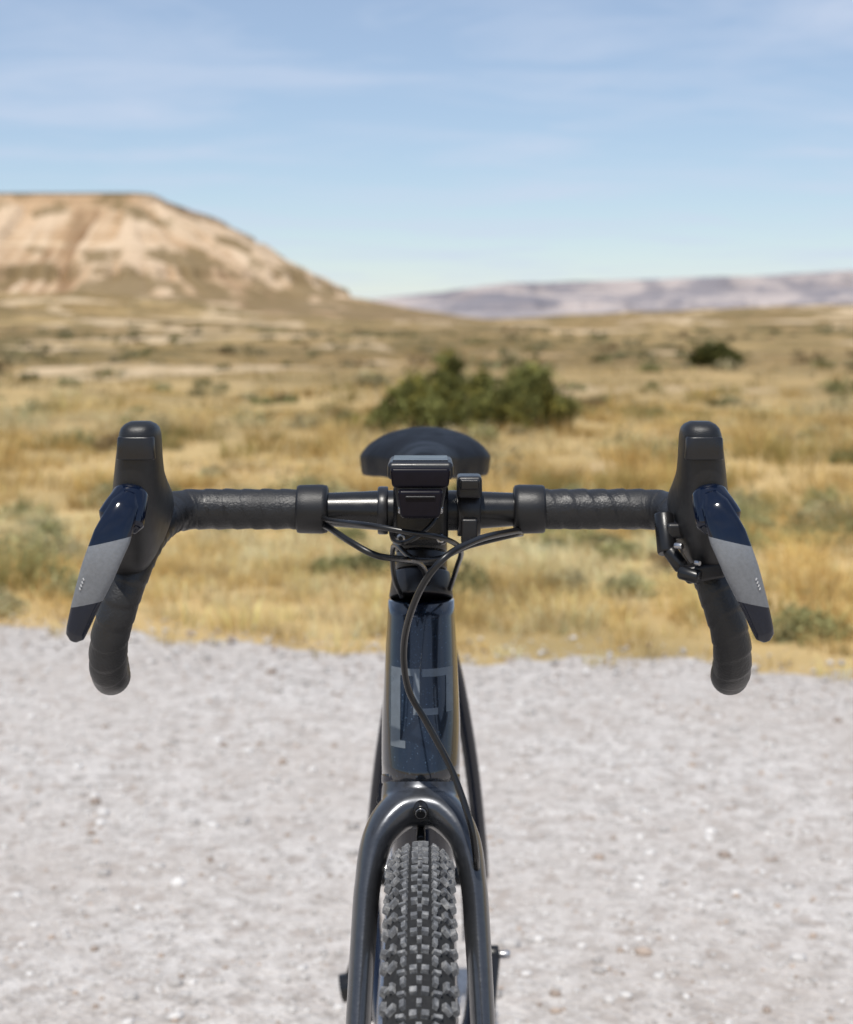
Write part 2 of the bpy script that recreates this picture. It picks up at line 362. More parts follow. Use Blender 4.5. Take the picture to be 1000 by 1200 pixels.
for sd in(-1,1):
    cable('saddle_rail_%d'%sd,[(.003+sd*.006,1.73,.962),(.003+sd*.02,1.80,.942),(.003+sd*.022,1.92,.942),(.003+sd*.03,1.965,.958)],.0038)
box('seatpost_clamp',(.003,1.905,.938),(.052,.035,.018),M_black,bike,bev=.004)
def wheel(pref,c,front=True):
    R=.331; rs=.0212; cx,cd,cz=c
    V=[];F=[];mi=[]
    nt,ns=180,24
    for i in range(nt):
        t=2*math.pi*i/nt
        for k in range(ns):
            a=-2.35+4.7*k/(ns-1)
            rr=R+rs*math.cos(a); V.append((rs*1.06*math.sin(a),rr*math.cos(t),rr*math.sin(t)))
    for i in range(nt):
        for k in range(ns-1):
            i2=(i+1)%nt; F.append((i*ns+k,i*ns+k+1,i2*ns+k+1,i2*ns+k)); mi.append(0)
    def knob(t,a,lt,la,h,skew=0,top=.8):
        b=len(V); t+=random.uniform(-.0008,.0008); h*=random.uniform(.85,1.05); la*=random.uniform(.92,1.06)
        for lev in(0,1):
            f=top if lev else 1.0; rad=rs+(h if lev else -.0008)
            for st_,sa_ in((-1,-1),(1,-1),(1,1),(-1,1)):
                aa=a+sa_*la/2/rs*f; tt=t+(st_*lt/2*f+skew*sa_*la/2)/(R+rs)
                rr=R+rad*math.cos(aa); V.append((rad*1.06*math.sin(aa),rr*math.cos(tt),rr*math.sin(tt)))
        for q in((b+4,b+5,b+6,b+7),(b,b+1,b+5,b+4),(b+1,b+2,b+6,b+5),(b+2,b+3,b+7,b+6),(b+3,b,b+4,b+7)): F.append(q); mi.append(1)
    n=124; dt=2*math.pi/n
    for i in range(n):
        t=i*dt
        knob(t,.15,.0052,.0046,.0030); knob(t,-.15,.0052,.0046,.0030)
        knob(t+dt*.5,0,.0046,.0034,.0030)
        for sd in(-1,1):
            knob(t+dt*.5,sd*.43,.0070,.0030,.0030,skew=.35*sd)
            knob(t+dt*.02,sd*.48,.0032,.0058,.0028,skew=-.2*sd)
            if i%2==0:
                knob(t+dt*.55,sd*.76,.0086,.0028,.0032,skew=-.4*sd); knob(t+dt*.55,sd*.90,.0032,.0060,.0032)
            else:
                knob(t+dt*.5,sd*.80,.0054,.0058,.0032,skew=.3*sd)
            knob(t+dt*(.05 if i%2 else .25),sd*1.20,.0095 if i%2 else .0065,.0052,.0036,top=.7)
    tp=pymesh(pref+'_tyre',V,F,None,bike,False,[M_tyre,M_knob],mi); tp.location=c
    V=[];F=[]; prof=[(-.012,.312),(-.0135,.318),(-.0135,.296),(-.009,.284),(0,.280),(.009,.284),(.0135,.296),(.0135,.318),(.012,.312)]
    np_=len(prof)
    for i in range(120):
        t=2*math.pi*i/120
        for x,r_ in prof: V.append((x,r_*math.cos(t),r_*math.sin(t)))
    for i in range(120):
        for k in range(np_): k2=(k+1)%np_; i2=(i+1)%120; F.append((i*np_+k,i*np_+k2,i2*np_+k2,i2*np_+k))
    o=pymesh(pref+'_rim',V,F,M_rim,bike); o.location=c
    parts=[]
    for i in range(24):
        t=2*math.pi*i/24; sd=1 if i%2 else -1; t2=t+(.9 if (i//2)%2 else -.9)
        parts.append(sweep('sp',[(sd*.026,.022*math.cos(t2),.022*math.sin(t2)),(sd*.001,.282*math.cos(t),.282*math.sin(t))],.001,None,M_steel,None,seg=6))
    o=join(parts,pref+'_spokes'); o.parent=bike; o.location=c
    hw=.050 if front else .068
    cyl(pref+'_hub',(cx-hw,cd,cz),(cx+hw,cd,cz),.012,M_black,bike)
    for sd in(-1,1): cyl(pref+'_flange%d'%sd,(cx+sd*.026,cd,cz),(cx+sd*.029,cd,cz),.026,M_black,bike)
    V=[];F=[]
    for x in(-.0009,.0009):
        for i in range(90):
            t=2*math.pi*i/90; w=.0015*math.sin(i*1.4)
            V.append((x,(.062+w)*math.cos(t),(.062+w)*math.sin(t))); V.append((x,(.080+w)*math.cos(t),(.080+w)*math.sin(t)))
    for i in range(90):
        a=2*i;b=2*((i+1)%90); F+= [(a,b,b+1,a+1),(180+a+1,180+b+1,180+b,180+a),(a+1,b+1,180+b+1,180+a+1),(b,a,180+a,180+b)]
    o=pymesh(pref+'_rotor',V,F,M_steel,bike,False); o.location=(cx+(.036 if front else .05),cd,cz)
    parts=[sweep('ra',[(0,.02*math.cos(a),.02*math.sin(a)),(0,.064*math.cos(a+.4),.064*math.sin(a+.4))],.0015,None,M_steel,None,seg=6) for a in np.linspace(0,2*math.pi,6,endpoint=False)]
    o=join(parts,pref+'_rotor_arms'); o.parent=bike; o.location=(cx+(.036 if front else .05),cd,cz)
wheel('front_wheel',(0,1.15,.388),True)
wheel('rear_wheel',AX,False)
box('front_caliper',(.043,1.215,.440),(.026,.050,.030),M_black,bike,bev=.004)
box('rear_caliper',(.058,2.12,.435),(.026,.050,.030),M_black,bike,bev=.004)
V=[];F=[];nn=84
for x in(-.0012,.0012):
    for i in range(nn):
        t=2*math.pi*i/nn; ro=.085 if i%2 else .0805
        V.append((x,.066*math.cos(t),.066*math.sin(t))); V.append((x,ro*math.cos(t),ro*math.sin(t)))
for i in range(nn):
    a=2*i;b=2*((i+1)%nn); q=2*nn; F+=[(a,b,b+1,a+1),(q+a+1,q+b+1,q+b,q+a),(a+1,b+1,q+b+1,q+a+1),(b,a,q+a,q+b)]
o=pymesh('chainring',V,F,M_steel,bike,False); o.location=(-.043,1.765,.312)
for i in range(5):
    a=i*2*math.pi/5; sweep('ring_arm_%d'%i,[(-.046,1.765,.312),(-.045,1.765+.068*math.cos(a),.312+.068*math.sin(a))],.006,.004,M_black,bike,ref=(1,0,0),seg=10)
tube('crank_arm_r',[(-.058,1.765,.312),(-.066,1.69,.275),(-.076,1.612,.240)],[.008,.008,.009],[.017,.013,.014],M_black)
tube('crank_arm_l',[(.060,1.765,.312),(.070,1.85,.352),(.079,1.925,.385)],[.007,.007,.008],[.016,.011,.011],M_black)
cyl('crank_end_l',(.074,1.925,.386),(.088,1.925,.386),.010,M_black,bike)
cyl('crank_insert_l',(.0881,1.925,.386),(.101,1.925,.386),.0045,M_steel,bike)
cyl('crank_axle',(-.066,1.765,.312),(.066,1.765,.312),.014,M_black,bike)
for i,r_ in enumerate((.052,.046,.040,.034,.028)): cyl('cassette_%d'%i,(-.026-.005*i,2.19,.388),(-.0285-.005*i,2.19,.388),r_,M_steel,bike,seg=30)
ch=[];
for a in np.linspace(-math.pi/2,-3*math.pi/2,16): ch.append((-.043,1.765+.084*math.cos(a),.312+.084*math.sin(a)))
ch+=[(-.038,2.19,.388+.042)]+[(-.038,2.19+.042*math.cos(a),.388+.042*math.sin(a)) for a in np.linspace(math.pi/2-.4,-1.2,8)]+[(-.040,2.18,.30),(-.042,2.14,.235),(-.043,1.765,.228)]
sweep('chain',resample(np.array(ch),.01)[0],.0035,.0045,M_steel,bike,ref=(1,0,0),seg=8,smooth=False)
cyl('derailleur_knuckle',(-.108,2.195,.238),(-.070,2.195,.246),.018,M_black,bike)
tube('derailleur_link',[(-.070,2.19,.345),(-.078,2.195,.300),(-.092,2.195,.246)],[.008]*3,[.012,.011,.013],M_black)
tube('derailleur_cage',[(-.060,2.19,.31),(-.056,2.17,.26),(-.056,2.145,.215)],[.004]*3,[.014]*3,M_black)
cyl('jockey_a',(-.046,2.18,.295),(-.040,2.18,.295),.016,M_black,bike); cyl('jockey_b',(-.046,2.15,.235),(-.040,2.15,.235),.016,M_black,bike)

# ------------------------------------------------------------------ terrain
def edge(x): return 5.41-.306*x+.07*vnoise(x*1.3,0*x,3)+.03*vnoise(x*5,0*x+2,5)
def gh(x,y):
    e=edge(x); off=np.maximum(y-e,(e-7.2)-y); k=sstep(0,1.2,off)
    r=np.hypot(x,y)
    h=k*(.045*(fbm(x*.9,y*.9,11,3)+.6))
    h=h+sstep(8,40,r)*.26*fbm(x*.12,y*.16,21,4)
    h=h+sstep(25,70,r)*(1-sstep(900,1500,r))*.95*fbm(x*.040,y*.055,31,4)
    h=h+4.6*sstep(-20,120,x)*sstep(140,400,y)*(1-sstep(520,900,y))*(1+.15*fbm(x*.02,y*.01,77,3))
    h=h+4.5*sstep(10,-75,x)*sstep(60,330,y)*(1-sstep(900,1200,y))*(1+.8*fbm(x*.035,y*.03,78,3))
    return h
az=np.unique(np.concatenate([np.arange(-180,-24,2.0),np.arange(-24,24,.14),np.arange(24,180.01,2.0)]))
rad=np.concatenate([[.02],np.exp(np.linspace(math.log(.4),math.log(12000),520))])
A,Rr=np.meshgrid(np.radians(az),rad,indexing='ij')
X=Rr*np.sin(A); Y=Rr*np.cos(A); Z=gh(X,Y)
m=N('ground_mat')
p=m.pos()
sy_=m.n('ShaderNodeSeparateXYZ'); m.l(p,sy_.inputs[0])
far=m.n('ShaderNodeMapRange'); far.inputs['From Min'].default_value=10; far.inputs['From Max'].default_value=45; m.l(sy_.outputs['Y'],far.inputs['Value']); far=far.outputs[0]
mid=m.noise(.32,4,.6,m.pos((1,.8,1))); fine=m.noise(5,4,.7,p)
straw=m.mix(fine,(.48,.335,.145),(.64,.475,.24))
c=m.mix(m.ramp(mid,[(.45,0.0),(.60,.8)]),straw,m.mix(fine,(.26,.20,.085),(.38,.28,.13)))
steppe=m.mix(m.ramp(m.noise(.9,6,.8,p),[(.38,0.0),(.62,1.0)]),(.12,.088,.036),(.40,.27,.125))
sf=m.math('MULTIPLY',far,m.ramp(m.noise(.05,5,.6,m.pos((.8,.6,1))),[(.40,.50),(.52,1.0)]))
c=m.mix(sf,c,steppe)
dk=m.ramp(m.noise(.14,5,.65,m.pos((.6,.8,1)),.5),[(.49,0.0),(.57,.8)])
c=m.mix(m.math('MULTIPLY',dk,far),c,m.mix(fine,(.10,.08,.032),(.21,.155,.068)))
sand=m.ramp(m.noise(.085,5,.62,m.pos((.7,.6,1)),.7),[(.550,0.0),(.585,1.0)])
c=m.mix(m.math('MULTIPLY',sand,.88),c,m.mix(fine,(.50,.36,.21),(.70,.55,.37)))
c=m.mix(m.ramp(m.noise(1.3,4,.7,p),[(.60,0.0),(.66,.6)]),c,(.15,.12,.055))
m.l(c,m.b.inputs['Base Color']); m.set(Roughness=.95); m.b.inputs['Specular IOR Level'].default_value=.15
m.bump(m.noise(4,5,.75,p),.8,.08)
fastmesh('ground',np.stack([X.ravel(),Y.ravel(),Z.ravel()],1),gridfaces(len(az),len(rad)),m.m,smooth=True)
m=N('gravel_road_mat'); p=m.pos()
v1=m.n('ShaderNodeTexVoronoi'); v1.inputs['Scale'].default_value=75; m.l(p,v1.inputs['Vector'])
v2=m.n('ShaderNodeTexVoronoi'); v2.inputs['Scale'].default_value=28; m.l(p,v2.inputs['Vector'])
n1=m.noise(1.4,4,.65,p); n2=m.noise(18,6,.8,p); n3=m.noise(7,5,.7,p)
c=m.mix(m.ramp(n2,[(.36,0.0),(.62,1.0)]),(.31,.28,.255),(.62,.58,.545))
c=m.mix(m.ramp(v1.outputs['Color'],[(.35,0.0),(.9,.6)]),c,(.70,.665,.63))
c=m.mix(m.ramp(v2.outputs['Color'],[(.72,0.0),(.88,.5)]),c,(.30,.24,.20))
c=m.mix(m.ramp(n3,[(.54,0.0),(.68,.5)]),c,(.40,.35,.315))
c=m.mix(m.ramp(n1,[(.36,.45),(.60,0.0)]),c,(.44,.385,.34))
m.l(c,m.b.inputs['Base Color']); m.set(Roughness=.92); m.b.inputs['Specular IOR Level'].default_value=.2
b=m.bump(v1.outputs['Distance'],.8,.006); b=m.bump(n2,.6,.012,b)
xs=np.arange(-45,45,.06); ts=np.linspace(0,1,60)
XX,TT=np.meshgrid(xs,ts,indexing='ij'); ee=edge(XX); nearedge=.07*vnoise(XX*6,XX*0,9)+.05*vnoise(XX*2,XX*0,19)+.04*vnoise(XX*14,XX*0,29)
YY=ee-7.1+TT*(7.1+nearedge); ZZ=.004+.006*(fbm(XX*.8,YY*.8,8,3)+1)*sstep(0,.1,TT)*sstep(1,.9,TT)
fastmesh('gravel_road',np.stack([XX.ravel(),YY.ravel(),ZZ.ravel()],1),gridfaces(len(xs),len(ts)),m.m,smooth=True)
ico=[(0,0,-1),(.72,-.53,-.45),(-.28,-.85,-.45),(-.89,0,-.45),(-.28,.85,-.45),(.72,.53,-.45),(.28,-.85,.45),(-.72,-.53,.45),(-.72,.53,.45),(.28,.85,.45),(.89,0,.45),(0,0,1)]
icf=np.array([(0,1,2),(1,0,5),(0,2,3),(0,3,4),(0,4,5),(1,5,10),(2,1,6),(3,2,7),(4,3,8),(5,4,9),(1,10,6),(2,6,7),(3,7,8),(4,8,9),(5,9,10),(6,10,11),(7,6,11),(8,7,11),(9,8,11),(10,9,11)])
ico=np.array(ico)
n=30000
yy=2.0+4.4*rng.random(n)**.8; xx=(rng.random(n)*2-1)*(.32*yy+.6); ok=yy<edge(xx)+.4*rng.random(n); xx,yy=xx[ok],yy[ok]; n=len(xx)
sz=.0026*np.exp(rng.normal(0,.6,n)); sz=np.clip(sz,.0014,.015)
ang=rng.random(n)*6.28
S=ico[None]*(1+.35*(rng.random((n,12,1))-.5))*np.stack([sz*(1+.5*rng.random(n)),sz,sz*(.45+.4*rng.random(n))],1)[:,None,:]
ca,sa_=np.cos(ang)[:,None],np.sin(ang)[:,None]
rz=.004+.006*(fbm(xx*.8,yy*.8,8,3)+1)
Vx=S[...,0]*ca-S[...,1]*sa_+xx[:,None]; Vy=S[...,0]*sa_+S[...,1]*ca+yy[:,None]; Vz=S[...,2]+rz[:,None]+sz[:,None]*.2
V=np.stack([Vx,Vy,Vz],-1).reshape(-1,3); F=(icf[None]+12*np.arange(n)[:,None,None]).reshape(-1,3)
g=rng.random(n); base=np.array([.31,.285,.265])[None]*(1-g[:,None])+np.array([.72,.69,.66])[None]*g[:,None]
br=rng.random(n)<.15; base[br]=base[br]*np.array([.66,.52,.42])
m=N('stone_mat'); a=m.n('ShaderNodeVertexColor',layer_name='col'); m.l(m.mix(.2,a.outputs['Color'],m.mix(m.noise(300,2,.6,m.pos()),(.4,.38,.36),(.7,.67,.64))),m.b.inputs['Base Color']); m.set(Roughness=.9); m.b.inputs['Specular IOR Level'].default_value=.2
fastmesh('road_gravel_stones',V,F,m.m,col=np.repeat(base,12,0))

# ------------------------------------------------------------------ vegetation
def foliage_mat(name,trans=.25):
    m=N(name); a=m.n('ShaderNodeVertexColor',layer_name='col')
    d=m.n('ShaderNodeBsdfDiffuse'); m.l(a.outputs['Color'],d.inputs['Color'])
    t=m.n('ShaderNodeBsdfTranslucent'); m.l(a.outputs['Color'],t.inputs['Color'])
    mx=m.n('ShaderNodeMixShader'); mx.inputs[0].default_value=trans; m.l(d.outputs[0],mx.inputs[1]); m.l(t.outputs[0],mx.inputs[2]); m.l(mx.outputs[0],m.out.inputs['Surface'])
    return m.m
M_grass=foliage_mat('dry_grass_mat',.35); M_leaf=foliage_mat('leaf_mat',.2)
def scatter(n,y0,y1,pw=1.0,spread=.40,pad=.8):
    y=y0+(y1-y0)*rng.random(n)**pw; x=(rng.random(n)*2-1)*(spread*y+pad); return x,y
bl=[];
def add_tufts(x,y,hgt,blades,width,radius=.05,hs=0.0,dk=1.0):
    n=len(x); z=gh(x,y)
    dens=fbm(x*.7,y*.7,51,3); hue=fbm(x*.5+9,y*.5,61,3)+rng.normal(0,.22,n)+hs
    pal=np.array([[.82,.68,.40],[.78,.58,.26],[.66,.46,.18],[.46,.37,.14],[.33,.29,.12]])*dk
    idx=np.clip(np.digitize(hue,[-.22,.15,.50,.72]),0,4); col=pal[idx]
    col=col*(1+.14*rng.normal(0,1,(n,1)))
    hh=hgt*(.55+.7*rng.random(n))*(1+.6*dens)
    N_=n*blades; tid=np.repeat(np.arange(n),blades)
    a=rng.random(N_)*6.283; lean=rng.random(N_)**.8*1.0; L=hh[tid]*(.5+.6*rng.random(N_))
    r0=radius*np.sqrt(rng.random(N_)); bx=x[tid]+r0*np.cos(a); by=y[tid]+r0*np.sin(a); bz=z[tid]-.005
    dx,dy=np.cos(a),np.sin(a)
    tw=rng.random(N_)*6.283; px,py=np.cos(tw),np.sin(tw)
    w=width*(.6+.8*rng.random(N_))
    v0=np.stack([bx-px*w,by-py*w,bz],1); v1=np.stack([bx+px*w,by+py*w,bz],1)
    mx,my,mz=bx+dx*L*lean*.35,by+dy*L*lean*.35,bz+L*.6
    v2=np.stack([mx-px*w*.75,my-py*w*.75,mz],1); v3=np.stack([mx+px*w*.75,my+py*w*.75,mz],1)
    v4=np.stack([bx+dx*L*lean,by+dy*L*lean,bz+L*(1-.35*lean)],1)
    V=np.stack([v0,v1,v2,v3,v4],1)
    c=np.clip(col[tid]*(1+.15*rng.normal(0,1,(N_,1))),.02,.85)
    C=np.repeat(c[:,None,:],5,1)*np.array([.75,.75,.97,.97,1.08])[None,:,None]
    bl.append((V.reshape(-1,3),np.clip(C,0,.88).reshape(-1,3)))
x,y=scatter(4400,4.6,9.0,.9); d=y-edge(x); ok=(d>-.12+.5*rng.random(len(x))**2)&((d>.7)|(rng.random(len(x))<.38)); add_tufts(x[ok],y[ok],.105,26,.0018,radius=.06)
x,y=scatter(150,5.2,11.0,1); d=y-edge(x); ok=d>.25; add_tufts(x[ok],y[ok],.20,170,.0019,radius=.13,hs=.15)
x,y=scatter(200,11,24.0,1); add_tufts(x,y,.22,70,.004,radius=.20,hs=.2,dk=.85)
x,y=scatter(4300,8.5,20,.8); ok=fbm(x*.6,y*.6,90,3)>-.20; add_tufts(x[ok],y[ok],.13,14,.0034,radius=.10,dk=.86)
x,y=scatter(3600,19,75,.75); ok=fbm(x*.15,y*.2,91,3)>.02; add_tufts(x[ok],y[ok],.14,9,.009,radius=.24,hs=.22,dk=.60)
V=np.concatenate([b[0] for b in bl]); C=np.concatenate([b[1] for b in bl]); nb=len(V)//5
F=(np.array([(0,1,3),(0,3,2),(2,3,4)])[None]+5*np.arange(nb)[:,None,None]).reshape(-1,3)
fastmesh('dry_grass',V,F,M_grass,col=C)

def leaves(centers,dirs_sigma,n_each,size,cols,elong=1.8,up=.0):
    K=len(centers); N_=K*n_each; k=np.repeat(np.arange(K),n_each)
    P=centers[k]+rng.normal(0,1,(N_,3))*dirs_sigma[k]
    a=rng.normal(0,1,(N_,3)); a[:,2]=a[:,2]+up; a/=np.linalg.norm(a,axis=1)[:,None]
    b=np.cross(a,rng.normal(0,1,(N_,3))); b/=np.linalg.norm(b,axis=1)[:,None]
    s=size*(.6+.8*rng.random((N_,1)))
    V=np.stack([P-a*s*elong,P+b*s*.5,P+a*s*elong,P-b*s*.5],1)
    C=np.clip(cols[k]*(1+.22*rng.normal(0,1,(N_,1))),.008,.6)
    return V.reshape(-1,3),np.repeat(C,4,0)
def quads(nv): return np.arange(nv).reshape(-1,4)
VV=[];CC=[]
def scrub(n,y0,y1,rmin,rmax,size,K,ne,pw=1.0,mul=1.0,flat=.75):
    x,y=scatter(n,y0,y1,pw)
    ok=(y-edge(x)>.15); x,y=x[ok],y[ok]
    z=gh(x,y)
    pal=np.array([[.30,.29,.13],[.38,.36,.19],[.22,.21,.10],[.24,.17,.09],[.46,.40,.23]])*mul
    for i in range(len(x)):
        R=rmin+(rmax-rmin)*random.random()**2; c=pal[random.choices(range(5),[3,3,2,1.5,4])[0]]
        a=rng.random(K)*6.283; u=rng.random(K)**.5; el=rng.random(K)
        cen=np.stack([x[i]+R*u*np.cos(a),y[i]+R*u*np.sin(a),z[i]+R*flat*np.sqrt(1-u*u*.95)*(.35+.65*el)],1)
        v,cc=leaves(cen,np.full((K,3),R*.17),ne,size,np.repeat(c[None],K,0)*(.65+.7*rng.random((K,1))),2.4,.8)
        VV.append(v);CC.append(cc)
scrub(95,5.6,10,.07,.24,.007,24,34,1,1.0)
scrub(130,9,26,.10,.30,.014,14,20,.8,.85,.6)
scrub(420,24,110,.15,.60,.04,8,12,.7,.56,.36)
V=np.concatenate(VV);C=np.concatenate(CC)
fastmesh('scrub_plants',V,quads(len(V)),M_leaf,col=C)

M_bark=simple('bark_mat',(.10,.07,.045),.9,bs=.6,bscale=60)
def juniper(name,bx,by,lobes,leaf,ncl,ne):
    z0=float(gh(np.array([bx]),np.array([by]))[0]); e=bpy.data.objects.new(name,None); link(e); e.location=(bx,by,z0)
    VV=[];CC=[];parts=[]
    for (dx,dy,zc,rx,rz,cm) in lobes:
        K=int(ncl*(rx/.4)**1.3)+3
        d=rng.normal(0,1,(K,3)); d/=np.linalg.norm(d,axis=1)[:,None]
        rr=(.45+.6*rng.random((K,1))**.6)*(1+.28*np.sin(d[:,0:1]*7+dx*5)*np.cos(d[:,2:3]*6+2))
        cen=np.array([dx,dy,zc])+d*rr*np.array([rx,rx*.85,rz]); cen[:,2]=np.maximum(cen[:,2],.03)
        sh=.40+1.0*rng.random((K,1))**1.2
        base=np.array([.180,.185,.065])*cm
        warm=rng.random(K)<.25; cols=np.repeat(base[None],K,0)*sh; cols[warm]*=np.array([1.5,1.3,1.0])
        sg=np.repeat((.04+.06*rng.random((K,1)))*rx/.3,3,1)*np.array([1,1,.8])
        v,c=leaves(cen,sg,ne,leaf,cols,2.6,.7); VV.append(v);CC.append(c)
        for q in range(4):
            t=cen[rng.integers(K)]
            parts.append(sweep('limb',catmull([(0.02*q,0,0),(dx*.4,dy*.4,zc*.35),(dx*.8+.03*q,dy*.8,zc*.8),tuple(t)],5),np.linspace(.028,.006,16),None,M_bark,None,seg=7))
    v=np.concatenate(VV); o=fastmesh(name+'_foliage',v,quads(len(v)),M_leaf,e,col=np.concatenate(CC)); o.name='foliage'
    o=join(parts,'limbs'); o.parent=e
    return e
juniper('juniper_bush',.30,15.3,[(-.18,0,.26,.26,.20,1.15),(-.12,.05,.46,.15,.12,1.2),(-.10,.06,.60,.11,.13,.95),(-.44,.05,.24,.19,.18,1.35),(-.36,.1,.42,.14,.11,1.2),(.10,-.05,.24,.22,.18,1.5),(.20,.1,.42,.13,.12,1.1),(.30,0,.20,.15,.14,1.3),
   (.62,0,.28,.30,.23,1.0),(.66,.1,.50,.17,.11,1.1),(.86,0,.22,.19,.17,.9),(.48,.1,.36,.12,.12,1.2),(-.70,0,.12,.14,.11,1.3),(-.98,.1,.04,.15,.08,.9),(-.60,.05,.30,.09,.10,1.3)],.015,75,42)
juniper('juniper_bush',6.95,40.0,[(0,0,.26,.46,.24,.50),(-.2,0,.20,.36,.17,.48),(.25,0,.20,.32,.17,.52),(.05,0,.48,.16,.1,.55)],.03,50,40)

# ------------------------------------------------------------------ mesa
x0,x1,y0,y1=-420,-80,444,700
gx=np.arange(-300,50,.6); gy=np.concatenate([np.arange(325,520,.7),np.arange(520,760,3.0)])
X,Y=np.meshgrid(gx,gy,indexing='ij')
wob=4*fbm(X*.018,Y*.018,2,2)
px_=np.clip(X,x0,x1); py_=np.clip(Y,y0,y1); dx_,dy_=X-px_,Y-py_
dist=np.hypot(dx_,dy_); ins=np.minimum.reduce([X-x0,x1-X,Y-y0,y1-Y])
rnd=9
s=np.where(dist>0,dist,-ins)-rnd+wob
arc=px_+py_+np.arctan2(dx_,-dy_)*30
jit=.45*fbm(X*.06,Y*.06,5,3)
w1=np.abs(vnoise(arc/14+jit,s*.006,41)); w2=np.abs(vnoise(arc/5.0+jit*1.5,s*.012,42)); w4=np.abs(vnoise(arc/2.2+jit*2,s*.03,47)); w3=fbm(X*.16,Y*.16,43,4)
Ad=sstep(6,30,s)*(1-.5*sstep(50,95,s)); Ah=sstep(.5,5,s)*(1-.6*sstep(40,80,s))
gul=Ad*13*(w1-.3)+Ah*(4.2*(w2-.3)+2.2*(w4-.3))
se=s-gul+Ad*1.6*w3+sstep(30,55,s)*6*fbm(X*.035,Y*.035,44,3)
kp=np.array([[-400,34.8],[-1,34.7],[0,34.4],[.8,31.6],[7,27.6],[13,23.6],[14.5,21.6],[25,16.2],[31,14.0],[32,11.2],[42,7.2],[58,3.9],[76,1.9],[100,.3],[130,-2],[400,-6]])
Z=np.interp(se,kp[:,0],kp[:,1])+.10*fbm(X*.3,Y*.3,46,3)*sstep(0,4,s)
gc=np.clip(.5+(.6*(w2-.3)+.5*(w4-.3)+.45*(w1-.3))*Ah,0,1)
m=N('mesa_mat'); p=m.pos(); g=m.n('ShaderNodeNewGeometry'); sp=m.n('ShaderNodeSeparateXYZ'); m.l(g.outputs['Position'],sp.inputs[0])
strat=m.noise(.5,3,.6,m.pos((.03,.03,1.0)))
c=m.ramp(strat,[(.30,(.41,.27,.155)),(.45,(.55,.385,.24)),(.55,(.43,.285,.165)),(.68,(.64,.48,.315))])
c=m.mix(m.ramp(m.noise(.25,4,.65,p),[(.48,0.0),(.70,.5)]),c,(.34,.22,.12))
pale=m.ramp(m.noise(.045,4,.6,m.pos((1,1,.6))),[(.56,0.0),(.66,.6)])
c=m.mix(pale,c,(.66,.51,.36))
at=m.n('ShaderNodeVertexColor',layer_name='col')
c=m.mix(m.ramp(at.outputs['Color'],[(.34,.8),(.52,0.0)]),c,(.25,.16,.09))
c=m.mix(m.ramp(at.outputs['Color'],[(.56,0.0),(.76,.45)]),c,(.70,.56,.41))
zf=m.n('ShaderNodeMapRange'); zf.inputs['From Min'].default_value=22; zf.inputs['From Max'].default_value=3; m.l(sp.outputs['Z'],zf.inputs['Value'])
veg=m.math('ADD',m.math('MULTIPLY',zf.outputs[0],.20),m.noise(.075,5,.62,p))
c=m.mix(m.ramp(veg,[(.555,0.0),(.62,.88)]),c,m.mix(m.noise(.6,4,.7,p),(.13,.095,.045),(.29,.21,.11)))
mr=m.n('ShaderNodeMapRange'); mr.inputs['From Min'].default_value=33.9; mr.inputs['From Max'].default_value=34.3; m.l(sp.outputs['Z'],mr.inputs['Value'])
c=m.mix(mr.outputs[0],c,(.10,.08,.05))
m.l(c,m.b.inputs['Base Color']); m.set(Roughness=.95); m.b.inputs['Specular IOR Level'].default_value=.1; m.bump(m.noise(.9,4,.7,p),.6,.8)
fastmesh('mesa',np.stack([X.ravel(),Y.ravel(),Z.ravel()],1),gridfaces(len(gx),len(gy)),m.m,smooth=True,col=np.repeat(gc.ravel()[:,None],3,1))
# ------------------------------------------------------------------ distant hills
gx=np.arange(-900,1500,6.0); gy=np.arange(2450,3800,9.0)
X,Y=np.meshgrid(gx,gy,indexing='ij')
ht=np.interp(X,[-900,-200,-80,100,400,770,1500],[26,30,40,60,74,90,112])*(1+.04*vnoise(X/160,X*0,3))
fr=3000+180*vnoise(X/330,X*0,7)+70*vnoise(X/120,X*0,8)
s=fr-Y
wv=np.abs(vnoise(X/60+.4*fbm(X*.01,Y*.01,4,2),Y/400,12)); w5=np.abs(vnoise(X/25,Y/200,13))
se=s-80*(wv-.25)*sstep(-20,150,s)-30*(w5-.3)*sstep(-10,60,s)
pr=np.interp(se,[-800,-40,0,12,70,130,145,300,450],[1.03,1.0,.97,.68,.55,.42,.26,.10,-.04])
Z=ht*pr+2.5*fbm(X*.02,Y*.02,33,4)
m=N('distant_hills_mat'); p=m.pos()
c=m.ramp(m.noise(.05,3,.6,m.pos((.06,.06,1))),[(.35,(.25,.22,.225)),(.5,(.45,.39,.365)),(.62,(.30,.265,.265)),(.75,(.55,.48,.44))])  # aerial haze painted into the rock and scrub colours as pale lilac-grey
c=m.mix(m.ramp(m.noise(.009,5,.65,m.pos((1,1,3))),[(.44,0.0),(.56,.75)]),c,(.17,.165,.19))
m.l(c,m.b.inputs['Base Color']); m.set(Roughness=1.0)
fastmesh('distant_hills',np.stack([X.ravel(),Y.ravel(),Z.ravel()],1),gridfaces(len(gx),len(gy)),m.m,smooth=True)

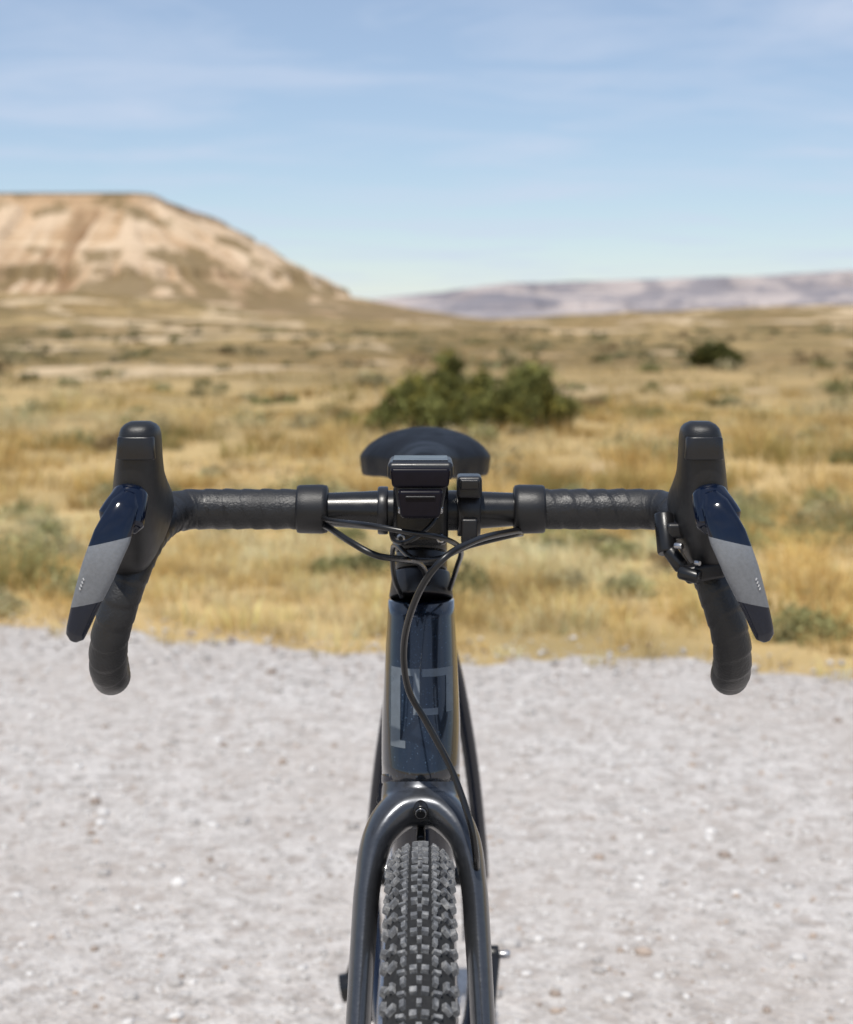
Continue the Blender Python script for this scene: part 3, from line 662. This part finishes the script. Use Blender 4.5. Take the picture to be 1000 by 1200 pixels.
# ------------------------------------------------------------------ light, sky
el=math.radians(62); sx,sy=-.24,-.97; nn=math.hypot(sx,sy); sx/=nn; sy/=nn
D=Vector((sx*math.cos(el),sy*math.cos(el),math.sin(el)))
ld=bpy.data.lights.new('sun_light','SUN'); ld.energy=4.0; ld.angle=math.radians(.5); ld.color=(1,.955,.88)
lo=bpy.data.objects.new('sun_light',ld); link(lo); lo.rotation_euler=D.to_track_quat('Z','Y').to_euler(); lo.location=(0,0,30)
w=bpy.data.worlds.new('World'); scene.world=w; w.use_nodes=True; t=w.node_tree; bg=t.nodes['Background']
sk=t.nodes.new('ShaderNodeTexSky'); sk.sky_type='NISHITA'; sk.sun_disc=False; sk.sun_elevation=el; sk.sun_rotation=math.atan2(sx,sy); sk.altitude=600; sk.air_density=1.0; sk.dust_density=.1; sk.ozone_density=4.0
tc=t.nodes.new('ShaderNodeTexCoord'); sp=t.nodes.new('ShaderNodeSeparateXYZ'); t.links.new(tc.outputs['Generated'],sp.inputs[0])
def mth(op,a,b=0.0):
    x=t.nodes.new('ShaderNodeMath'); x.operation=op
    for i,v in enumerate((a,b)):
        if isinstance(v,(int,float)): x.inputs[i].default_value=v
        else: t.links.new(v,x.inputs[i])
    return x.outputs[0]
zz=mth('ADD',mth('MAXIMUM',sp.outputs['Z'],0.0),.06)
cb=t.nodes.new('ShaderNodeCombineXYZ'); t.links.new(mth('DIVIDE',sp.outputs['X'],zz),cb.inputs[0]); t.links.new(mth('DIVIDE',sp.outputs['Y'],zz),cb.inputs[1])
mp=t.nodes.new('ShaderNodeMapping'); mp.inputs['Scale'].default_value=(.8,1.1,1); mp.inputs['Rotation'].default_value=(0,0,.30); mp.inputs['Location'].default_value=(5.2,1.3,0); t.links.new(cb.outputs[0],mp.inputs[0])
nz=t.nodes.new('ShaderNodeTexNoise'); nz.inputs['Scale'].default_value=1.2; nz.inputs['Detail'].default_value=7; nz.inputs['Roughness'].default_value=.6; nz.inputs['Distortion'].default_value=.5; t.links.new(mp.outputs[0],nz.inputs['Vector'])
rp=t.nodes.new('ShaderNodeValToRGB'); rp.color_ramp.elements[0].position=.44; rp.color_ramp.elements[0].color=(.30,.30,.30,1); rp.color_ramp.elements[1].position=.72; rp.color_ramp.elements[1].color=(.80,.80,.80,1); t.links.new(nz.outputs['Fac'],rp.inputs[0])
mx=t.nodes.new('ShaderNodeMix'); mx.data_type='RGBA'; t.links.new(rp.outputs[0],mx.inputs[0]); t.links.new(sk.outputs[0],mx.inputs[6]); mx.inputs[7].default_value=(5.6,6.35,7.8,1)
t.links.new(mx.outputs[2],bg.inputs['Color']); bg.inputs['Strength'].default_value=.11

# ------------------------------------------------------------------ camera
cd=bpy.data.cameras.new('camera'); co=bpy.data.objects.new('camera',cd); link(co); scene.camera=co
co.location=(0,0,H); co.rotation_euler=(math.radians(90),0,0)
cd.sensor_fit='HORIZONTAL'; cd.sensor_width=24; cd.lens=46.8; cd.shift_y=-.225; cd.clip_start=.05; cd.clip_end=30000
cd.dof.use_dof=True; cd.dof.focus_distance=1.21; cd.dof.aperture_fstop=6.8
scene.view_settings.view_transform='Standard'; scene.view_settings.look='None'; scene.view_settings.exposure=0
